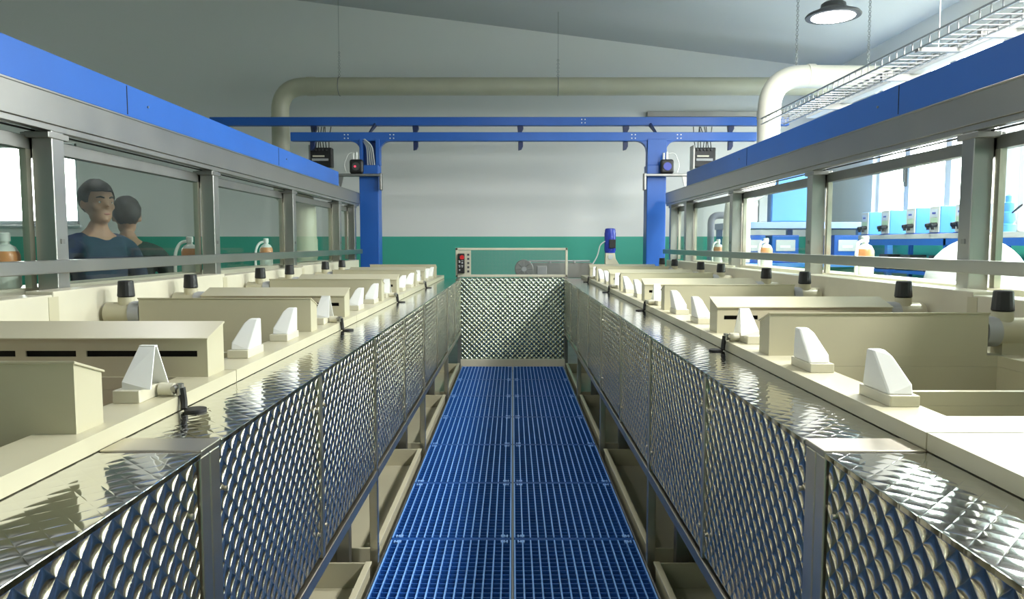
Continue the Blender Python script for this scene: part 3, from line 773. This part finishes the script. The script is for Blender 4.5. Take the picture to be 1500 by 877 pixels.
# ------------------------------------------------------------------ things beyond the right glass
SX = 4.1
t = thing('pump_shelf', 'long blue and grey steel shelf rack under the right windows', 'shelf', (SX+.3, 6.5, FLOOR))
fin(MB().box(SX-.02, SX+.62, 3.4, 8.75, 1.50, 1.55), 'shelf_board', LGREY, t, bevel=.004)
fin(MB().box(SX-.02, SX+.0, 3.4, 8.75, 1.435, 1.50), 'fascia', BLUE, t)
fin(MB().box(SX-.02, SX+.62, 3.4, 8.75, 1.14, 1.17), 'shelf_board', BLUE, t)
fin(MB().box(SX-.02, SX+.62, 3.4, 8.75, .80, .83), 'shelf_board', BLUE, t)
for y in (3.45, 5.2, 7.0, 8.7):
    for x in (SX, SX+.58): fin(MB().box(x-.02, x+.02, y-.02, y+.02, FLOOR, 1.5), 'leg', BLUE, t)
def controller(y, label):
    t = thing('dosing_controller', label, 'controller', (SX+.15, y, 1.55), 'blue controllers on the window shelf')
    fin(MB().box(SX+.0, SX+.34, y-.085, y+.085, 1.55, 1.815), 'case', BLUEL, t, bevel=.008)
    f = fin(MB().box(SX-.012, SX+.0, y-.08, y+.08, 1.56, 1.81), 'front_panel', LGREY, t, bevel=.003)
    fin(MB().box(SX-.016, SX-.012, y-.055, y+.055, 1.71, 1.785), 'display', SCREEN, f)
    fin(MB().box(SX-.018, SX-.016, y-.03, y+.03, 1.738, 1.755), 'reading', BLUEM, f)
    fin(MB().box(SX-.016, SX-.012, y-.055, y+.055, 1.655, 1.70), 'keypad', GREENK, f)
    for q in (-.045, .035):
        c = MB().cyl((SX-.012, y+q, 1.635), (SX-.07, y+q, 1.625), .022, 10); c.cyl((SX-.05, y+q, 1.63), (SX-.05, y+q, 1.585), .015, 8)
        fin(c, 'connector', BLACK, t, smooth=True)
    fin(MB().box(SX-.02, SX+.34, y-.09, y+.09, 1.5505, 1.557), 'base_plate', BLUEM, t)
for k, y in enumerate((8.62, 8.15, 7.63, 7.20, 6.78)):
    controller(y, 'light blue controller with grey display front, %s from the far end of the window shelf' % ORD[k])
for k, y in enumerate((8.3, 7.85, 7.3)):
    t = thing('terminal_box', 'small black box below the blue controllers, %s from the far end' % ORD[k], 'box', (SX+.1, y, 1.17), 'black boxes on the middle shelf')
    fin(MB().box(SX+.02, SX+.3, y-.13, y+.13, 1.1705, 1.30), 'case', BLACK, t, bevel=.012)
    fin(MB().cyl((SX+.02, y, 1.24), (SX-.01, y, 1.24), .03, 12), 'dial', GREY, t, smooth=True)
    fin(MB().box(SX+.06, SX+.24, y-.1, y+.1, 1.30, 1.335), 'lid', DARKG, t, bevel=.008)
for k, y in enumerate((8.2, 7.75, 7.3, 6.85)):
    t = thing('storage_bin', 'blue plastic bin on the low shelf by the right windows, %s from the far end' % ORD[k], 'bin', (SX+.2, y, .83), 'blue storage bins')
    b = MB().box(SX+.0, SX+.4, y-.19, y+.19, .8305, .84)
    for e in ((SX, SX+.01, y-.19, y+.19), (SX+.39, SX+.4, y-.19, y+.19), (SX, SX+.4, y-.19, y-.18), (SX, SX+.4, y+.18, y+.19)): b.box(*e, .8305, 1.02)
    fin(b, 'bin_body', BLUE, t, bevel=.003)
    fin(MB().box(SX-.012, SX, y-.08, y+.08, .95, .99), 'handle', BLUEM, t, bevel=.004)
# blue standing pump and cables at the near end of the shelf
t = thing('metering_pump', 'small stepped light blue pump at the near end of the window shelf', 'pump', (SX+.1, 6.2, 1.55))
fin(MB().lathe([(.06, 0), (.06, .06), (.04, .07), (.055, .1), (.055, .16), (.035, .17), (.045, .2), (.045, .24), (.025, .25), (.025, .30), (.01, .31)], (SX+.05, 6.22, 1.55), 16), 'pump_body', BLUEL, t, smooth=True)
fin(MB().tube(bend([(SX+.05, 6.22, 1.68), (SX+.05, 6.0, 1.80), (SX+.05, 5.7, 1.78), (SX+.05, 5.45, 1.60)], .15), .008, 8), 'cable', BLACK, t, smooth=True)
t = thing('bench_tool', 'black hand tool lying on the near end of the window shelf', 'tool', (SX+.1, 5.75, 1.55))
fin(MB().tube([(SX+.06, 5.95, 1.60), (SX+.08, 5.75, 1.60), (SX+.12, 5.55, 1.585)], [.02, .045, .03], 12), 'body', BLACK, t, smooth=True)
fin(MB().cyl((SX+.08, 5.82, 1.55), (SX+.08, 5.82, 1.6), .03, 10), 'stand', DARKG, t)
t = thing('funnel_bottle', 'white squeeze bottle on the window shelf beside the blue pump', 'bottle', (SX+.02, 5.93, 1.55))
fin(MB().lathe([(.035, 0), (.037, .01), (.037, .10), (.02, .13), (.012, .15)], (SX+.01, 5.98, 1.5502), 16), 'body', WPLA, t, smooth=True)
fin(MB().lathe([(.013, 0), (.004, .09)], (SX+.01, 5.98, 1.70), 10), 'nozzle', WPLA, t, smooth=True)

# white round tank
t = thing('round_tank', 'large white domed plastic drum behind the right glass', 'tank', (2.98, 4.75, FLOOR))
prof = [(.29, 0), (.30, .02), (.30, 1.24)] + [(.30*math.cos(a_*PI/18), 1.24+.33*math.sin(a_*PI/18)) for a_ in range(1, 9)] + [(.02, 1.572)]
fin(MB().lathe(prof, (2.98, 4.75, FLOOR), 36), 'shell', mat('milky_drum', (.72, .74, .74), .4, noise=.10, nscale=9), t, smooth=True)
fin(MB().lathe([(.09, 0), (.09, .018), (.085, .022)], (2.98, 4.75, FLOOR+1.56), 24), 'lid', WPLA, t, smooth=True)
for z in (.3, .8): 
    M = Matrix.Translation((2.98, 4.75, FLOOR+z)); fin(MB().torus(M, .30, .008, 36, 6), 'band', WPLA, t, smooth=True)

# blue cabinet and table against the back, with rectifiers
t = thing('wall_cabinet', 'large plain light blue cabinet standing on the blue bench by the back wall', 'cabinet', (3.6, 9.7, 1.72))
fin(MB().box(3.32, 3.98, 9.55, 9.95, 1.725, 2.65), 'body', BLUEL, t, bevel=.008)
fin(MB().box(3.33, 3.97, 9.535, 9.55, 1.74, 2.63), 'door', BLUEL, t, bevel=.004)
fin(MB().box(3.38, 3.40, 9.515, 9.535, 2.1, 2.3), 'handle', DARKG, t, bevel=.003)
t = thing('work_bench', 'blue framed steel bench by the back wall beyond the right glass', 'bench', (3.7, 9.5, FLOOR))
fin(MB().box(2.75, 4.75, 9.2, 10.1, 1.64, 1.72), 'frame_top', mat('pale_blue_steel', (.30, .42, .70), .4), t, bevel=.006)
for x in (2.8, 3.75, 4.7):
    for y in (9.25, 10.05): fin(MB().box(x-.035, x+.035, y-.035, y+.035, FLOOR, 1.64), 'leg', BLUEL, t, bevel=.004)
fin(MB().box(2.75, 4.75, 9.2, 10.1, 1.16, 1.21), 'lower_shelf', BLUEL, t, bevel=.004)
fin(MB().box(2.75, 4.75, 9.2, 10.1, .78, .82), 'lower_shelf', BLUE, t, bevel=.004)
for k, x in enumerate((3.0, 3.42, 4.2)):
    q = thing('rectifier', ['blue rectifier box with white label, left one on the bench shelf', 'blue rectifier box with white label, middle one on the bench shelf', 'blue rectifier box with white label, right one on the bench shelf'][k], 'rectifier', (x, 9.45, 1.21), 'rectifiers on the bench shelf')
    fin(MB().box(x-.17, x+.17, 9.28, 9.7, 1.2105, 1.56), 'case', BLUE, q, bevel=.01)
    fin(MB().box(x-.12, x+.12, 9.272, 9.28, 1.36, 1.50), 'label_plate', LGREY, q)
    fin(MB().box(x-.07, x+.06, 9.268, 9.272, 1.40, 1.43), 'display', WPLA, q)
    fin(MB().cyl((x+.1, 9.28, 1.28), (x+.1, 9.25, 1.28), .035, 12), 'socket', BLACK, q, smooth=True)
# white gas manifold above the bench
t = thing('wall_manifold', 'white pipe manifold with grey fittings beside the light blue cabinet', 'manifold', (3.02, 9.7, 1.72))
mf = MB().tube(bend([(2.82, 9.6, 1.74), (2.86, 9.6, 1.90), (3.0, 9.6, 1.95), (3.2, 9.6, 1.95)], .06), .02, 10)
fin(mf, 'pipe', WPLA, t, smooth=True)
fin(MB().box(3.02, 3.16, 9.56, 9.66, 1.725, 2.12), 'body', WPLA, t, bevel=.02)
fin(MB().box(3.17, 3.28, 9.56, 9.66, 1.725, 2.2), 'fitting_block', GREY, t, bevel=.01)
fin(MB().sph((3.09, 9.61, 2.15), .05, 14), 'cap', WPLA, t, smooth=True)
# white pipe arch in front of the right back wall
t = thing('pipe_arch', 'grey white square pipe arch near the back wall right of the blue column', 'pipe', (3.0, 10.9, FLOOR))
fin(MB().tube(bend([(2.86, 10.7, FLOOR), (2.86, 10.7, 1.86), (3.5, 10.7, 1.86)], .12), .05, 12), 'arch', mat('pale_violet_grey', (.50, .50, .58), .5), t, smooth=True)

# bottles on the headers
def bottle(s, y, label):
    x = s*2.06; t = thing('dosing_bottle', label, 'bottle', (x, y, 1.27), 'dosing bottles behind the glass')
    fin(MB().lathe([(.048, 0), (.052, .008), (.052, .10)], (x, y, 1.2702), 20), 'body', CLEAR, t, smooth=True)
    fin(MB().lathe([(.0525, .10), (.0525, .135), (.046, .15)], (x, y, 1.27), 20), 'orange_band', ORANGE, t, smooth=True)
    fin(MB().lathe([(.046, .15), (.036, .168), (.018, .178), (.016, .19)], (x, y, 1.27), 20), 'shoulder', CLEAR, t, smooth=True)
    fin(MB().lathe([(.021, .19), (.021, .222), (.016, .226)], (x, y, 1.27), 16), 'cap', WPLA, t, smooth=True)
    fin(MB().tube(bend([(x-.0, y, 1.47), (x-s*0.0-.05, y-.02, 1.46), (x-.072, y-.05, 1.40), (x-.073, y-.055, 1.272)], .05), .010, 8), 'hose', WPLA, t, smooth=True)
for k, y in enumerate((4.33, 6.02, 7.42)):
    bottle(1, y, 'white capped bottle with orange band behind the right glass, %s from the camera' % ORD[k])
for k, y in enumerate((3.0, 4.72, 6.18)):
    bottle(-1, y, 'clear capped bottle with orange band behind the left glass, %s from the camera' % ORD[k])

# ------------------------------------------------------------------ people behind the left glass
def evaluated(o):
    dg = bpy.context.evaluated_depsgraph_get(); dg.update()
    me = bpy.data.meshes.new_from_object(o.evaluated_get(dg)); return me
def skin_bm(nodes, edges, sub=2):
    me = bpy.data.meshes.new('sk'); me.from_pydata([n[0] for n in nodes], edges, [])
    o = bpy.data.objects.new('sk', me); COL.objects.link(o)
    sk = o.modifiers.new('s', 'SKIN'); sk.use_smooth_shade = True
    if not me.skin_vertices: me.skin_vertices.new()
    for i, n in enumerate(nodes):
        r = n[1] if isinstance(n[1], tuple) else (n[1], n[1])
        me.skin_vertices[0].data[i].radius = r
        me.skin_vertices[0].data[i].use_root = (i == 0)
    ss = o.modifiers.new('ss', 'SUBSURF'); ss.levels = sub; ss.render_levels = sub
    out = evaluated(o)
    bpy.data.objects.remove(o); bpy.data.meshes.remove(me)
    return out
def fused(meshes, voxel):
    bm = bmesh.new()
    for m_ in meshes:
        if isinstance(m_, MB): tmp = bpy.data.meshes.new('t'); bmesh.ops.recalc_face_normals(m_.bm, faces=m_.bm.faces); m_.bm.to_mesh(tmp); m_.bm.free(); bm.from_mesh(tmp); bpy.data.meshes.remove(tmp)
        else: bm.from_mesh(m_); bpy.data.meshes.remove(m_)
    me = bpy.data.meshes.new('f'); bm.to_mesh(me); bm.free()
    o = bpy.data.objects.new('f', me); COL.objects.link(o)
    r = o.modifiers.new('r', 'REMESH'); r.mode = 'VOXEL'; r.voxel_size = voxel
    s_ = o.modifiers.new('s', 'SMOOTH'); s_.factor = .5; s_.iterations = 3
    out = evaluated(o); bpy.data.objects.remove(o); bpy.data.meshes.remove(me)
    for p in out.polygons: p.use_smooth = True
    return out
def person(loc, rot, H, label, jacket, elbow, hand_pos):
    """stands facing +y locally; H = height"""
    k = H/1.75
    t = thing('person', label, 'person', loc); t.rotation_euler = (0, 0, rot); t.scale = (k, k, k)
    def V(x, y, z): return (x, y, z)
    nodes = [(V(0, 0, .95), (.15, .105)), (V(0, .0, 1.15), (.135, .10)), (V(0, -.01, 1.32), (.165, .11)), (V(0, -.015, 1.43), (.10, .075)), (V(0, .0, 1.50), (.055, .055)), (V(0, .01, 1.56), (.055, .055))]
    ed = [(0, 1), (1, 2), (2, 3), (3, 4), (4, 5)]
    def add(p, r, frm):
        nodes.append((p, r)); ed.append((frm, len(nodes)-1)); return len(nodes)-1
    for sg in (-1, 1):
        a = add(V(sg*.10, 0, .86), .085, 0); a = add(V(sg*.105, .015, .48), .058, a); a = add(V(sg*.105, -.01, .28), .052, a); a = add(V(sg*.11, -.015, .09), .036, a); add(V(sg*.12, .12, .035), .034, a)
        b = add(V(sg*.175, -.015, 1.40), .055, 3); b = add(V(sg*.215, -.02, 1.33), .050, b)
        e = elbow; hp = hand_pos
        b = add(V(sg*e[0], e[1], e[2]), .039, b); b = add(V(sg*hp[0], hp[1], hp[2]), .027, b)
        w_ = Vector((sg*hp[0], hp[1], hp[2])); d = (w_ - Vector((sg*e[0], e[1], e[2]))).normalized()
        pc = w_ + d*.05; pi = add(tuple(pc), (.036, .018), b)
        side = d.cross(Vector((0, 0, 1))).normalized(); dn = Vector((0, 0, -1))
        for fi, (o_, L) in enumerate(((-.027, .070), (-.009, .080), (.009, .076), (.027, .060))):
            q = pc + d*.04 + side*o_; i1 = add(tuple(q), .009, pi)
            i2 = add(tuple(q + d*L*.5 + dn*.008), .0085, i1); add(tuple(q + d*L*.85 + dn*.035), .0075, i2)
        th = pc - side*.034*sg*-1; i1 = add(tuple(pc + side*(.034*sg)*-1), .011, pi); add(tuple(pc + side*(.055*sg)*-1 + d*.04 + dn*.01), .009, i1)
    body = skin_bm(nodes, ed, 1)
    hd = MB()
    hz = 1.635
    hd.sph((0, .005, hz+.025), .092, 24, (.84, 1.04, 1.06)); hd.sph((0, .03, hz-.05), .066, 20, (.86, 1.0, 1.0))
    hd.hull([(-.008, .095, hz+.025), (.008, .095, hz+.025), (-.017, .09, hz-.02), (.017, .09, hz-.02), (0, .122, hz-.015), (0, .10, hz+.02)])
    for sg in (-1, 1):
        hd.sph((sg*.080, -.005, hz), .028, 12, (.35, .7, 1.1)); hd.sph((sg*.03, .083, hz+.032), .02, 10, (1.2, .5, .4)); hd.sph((sg*.04, .062, hz-.012), .028, 10, (.9, .8, .8))
    hd.sph((0, .088, hz-.052), .018, 10, (1.3, .55, .5)); hd.sph((0, .078, hz-.085), .022, 10, (1, .8, .7))
    me = fused([body, hd], .0085)
    me.materials.append(SKIN)
    def put(me_, name, m_, par):
        if not me_.materials: me_.materials.append(m_)
        o = bpy.data.objects.new(name, me_); COL.objects.link(o); o.parent = par; return o
    bo = put(me, 'body', SKIN, t)
    # clothes: slightly larger skins over the same joints
    jn = [(V(0, 0, .90), (.175, .128)), (V(0, 0, 1.15), (.162, .125)), (V(0, -.01, 1.32), (.188, .132)), (V(0, -.015, 1.44), (.115, .09)), (V(0, -.005, 1.485), (.070, .070))]
    je = [(0, 1), (1, 2), (2, 3), (3, 4)]
    for sg in (-1, 1):
        jn.append((V(sg*.18, -.015, 1.40), .070)); je.append((3, len(jn)-1))
        jn.append((V(sg*.218, -.02, 1.33), .065)); je.append((len(jn)-2, len(jn)-1))
        jn.append((V(sg*elbow[0], elbow[1], elbow[2]), .053)); je.append((len(jn)-2, len(jn)-1))
        jn.append((V(sg*hand_pos[0], hand_pos[1], hand_pos[2]), .040)); je.append((len(jn)-2, len(jn)-1))
    put(fused([skin_bm(jn, je, 1)], .012), 'jacket', jacket, t)
    tn = [(V(0, 0, .95), (.16, .118)), (V(0, 0, .88), (.165, .12))]; te = [(0, 1)]
    for sg in (-1, 1):
        for q, (p, r) in enumerate(((V(sg*.10, 0, .80), .098), (V(sg*.105, .015, .48), .072), (V(sg*.11, -.012, .08), .055))):
            tn.append((p, r)); te.append((1 if q == 0 else len(tn)-2, len(tn)-1))
    put(fused([skin_bm(tn, te, 1)], .012), 'trousers', TROU, t)
    for sg in (-1, 1):
        sh = MB().hull([(sg*.12+dx*w2, y_, z_) for (y_, z_, w2) in ((-.075, 0, .038), (-.075, .075, .034), (0, .095, .042), (.05, 0, .05), (.17, 0, .045), (.205, .02, .03), (.15, .06, .04)) for dx in (-1, 1)])
        mm = bpy.data.meshes.new('shoe'); bmesh.ops.recalc_face_normals(sh.bm, faces=sh.bm.faces); sh.bm.to_mesh(mm); sh.bm.free(); put(mm, 'shoe', SHOE, t)
        eb = MB().tube([(sg*.014, .098, hz+.036), (sg*.032, .094, hz+.042), (sg*.05, .078, hz+.037)], [.004, .0055, .003], 8); mm = bpy.data.meshes.new('eyebrow'); eb.bm.to_mesh(mm); eb.bm.free(); put(mm, 'eyebrow', HAIR, bo)
        ey = MB().sph((sg*.031, .080, hz+.013), .0105, 12); mm = bpy.data.meshes.new('eye'); ey.bm.to_mesh(mm); ey.bm.free(); put(mm, 'eye', EYEW, bo)
        ip = MB().sph((sg*.031, .0875, hz+.013), .0045, 10); mm = bpy.data.meshes.new('iris'); ip.bm.to_mesh(mm); ip.bm.free(); put(mm, 'iris', HAIR, bo)
    lp = MB().sph((0, .0965, hz-.052), .013, 10, (1.5, .45, .4)); mm = bpy.data.meshes.new('lips'); lp.bm.to_mesh(mm); lp.bm.free(); put(mm, 'lips', LIPM, bo)
    hr = MB(); hr.sph((0, -.008, hz+.042), .100, 28, (.90, 1.06, 1.04))
    for v in list(hr.bm.verts):
        p = v.co
        low = hz+.075 if p.y > .045 else (hz+.0 if p.y > -.03 else hz-.045)
        if p.z < low: p.z = low + (p.z-low)*.05; p.x *= .93; p.y *= .93
        p.x += random.uniform(-.003, .003); p.y += random.uniform(-.003, .003); p.z += random.uniform(-.003, .004)
    mm = bpy.data.meshes.new('hair'); bmesh.ops.recalc_face_normals(hr.bm, faces=hr.bm.faces); hr.bm.to_mesh(mm); hr.bm.free()
    for p in mm.polygons: p.use_smooth = True
    put(mm, 'hair', HAIR, t)
person((-2.53, 4.52, FLOOR), -2.1, 1.89, 'person with short black hair in a navy jacket standing behind the left glass', JACK, (.27, .0, 1.08), (.22, .20, .98))
person((-2.68, 5.15, FLOOR), .5, 1.83, 'person in a black green jacket seen from behind, beside the one in navy', JACK2, (.28, -.02, 1.08), (.27, .16, .92))

# ------------------------------------------------------------------ light
W = bpy.data.worlds.new('World'); S.world = W; W.use_nodes = True
bg = W.node_tree.nodes['Background']; bg.inputs[0].default_value = (1, .985, .96, 1); bg.inputs[1].default_value = 19.0
tc = W.node_tree.nodes.new('ShaderNodeTexCoord'); sp = W.node_tree.nodes.new('ShaderNodeSeparateXYZ'); rp = W.node_tree.nodes.new('ShaderNodeValToRGB')
W.node_tree.links.new(tc.outputs['Generated'], sp.inputs[0]); W.node_tree.links.new(sp.outputs[2], rp.inputs[0]); W.node_tree.links.new(rp.outputs[0], bg.inputs[0])
rp.color_ramp.elements[0].position = 0.0; rp.color_ramp.elements[0].color = (.19, .20, .18, 1)
rp.color_ramp.elements[1].position = 0.03; rp.color_ramp.elements[1].color = (1, .985, .96, 1)

# ------------------------------------------------------------------ camera
F = 1081.0
cam = bpy.data.cameras.new('camera'); co = bpy.data.objects.new('camera', cam); COL.objects.link(co)
cam.sensor_width = 36; cam.lens = F/1500*36; cam.clip_start = .02
th = math.atan((438.5-357)/F)
co.location = (0, 0, 1.45); co.rotation_euler = (PI/2-th, 0, math.atan(1/F))
S.camera = co
S.view_settings.view_transform = 'Standard'; S.view_settings.look = 'None'; S.view_settings.gamma = 1
S.view_settings.use_curve_mapping = False; S.view_settings.exposure = 0.18
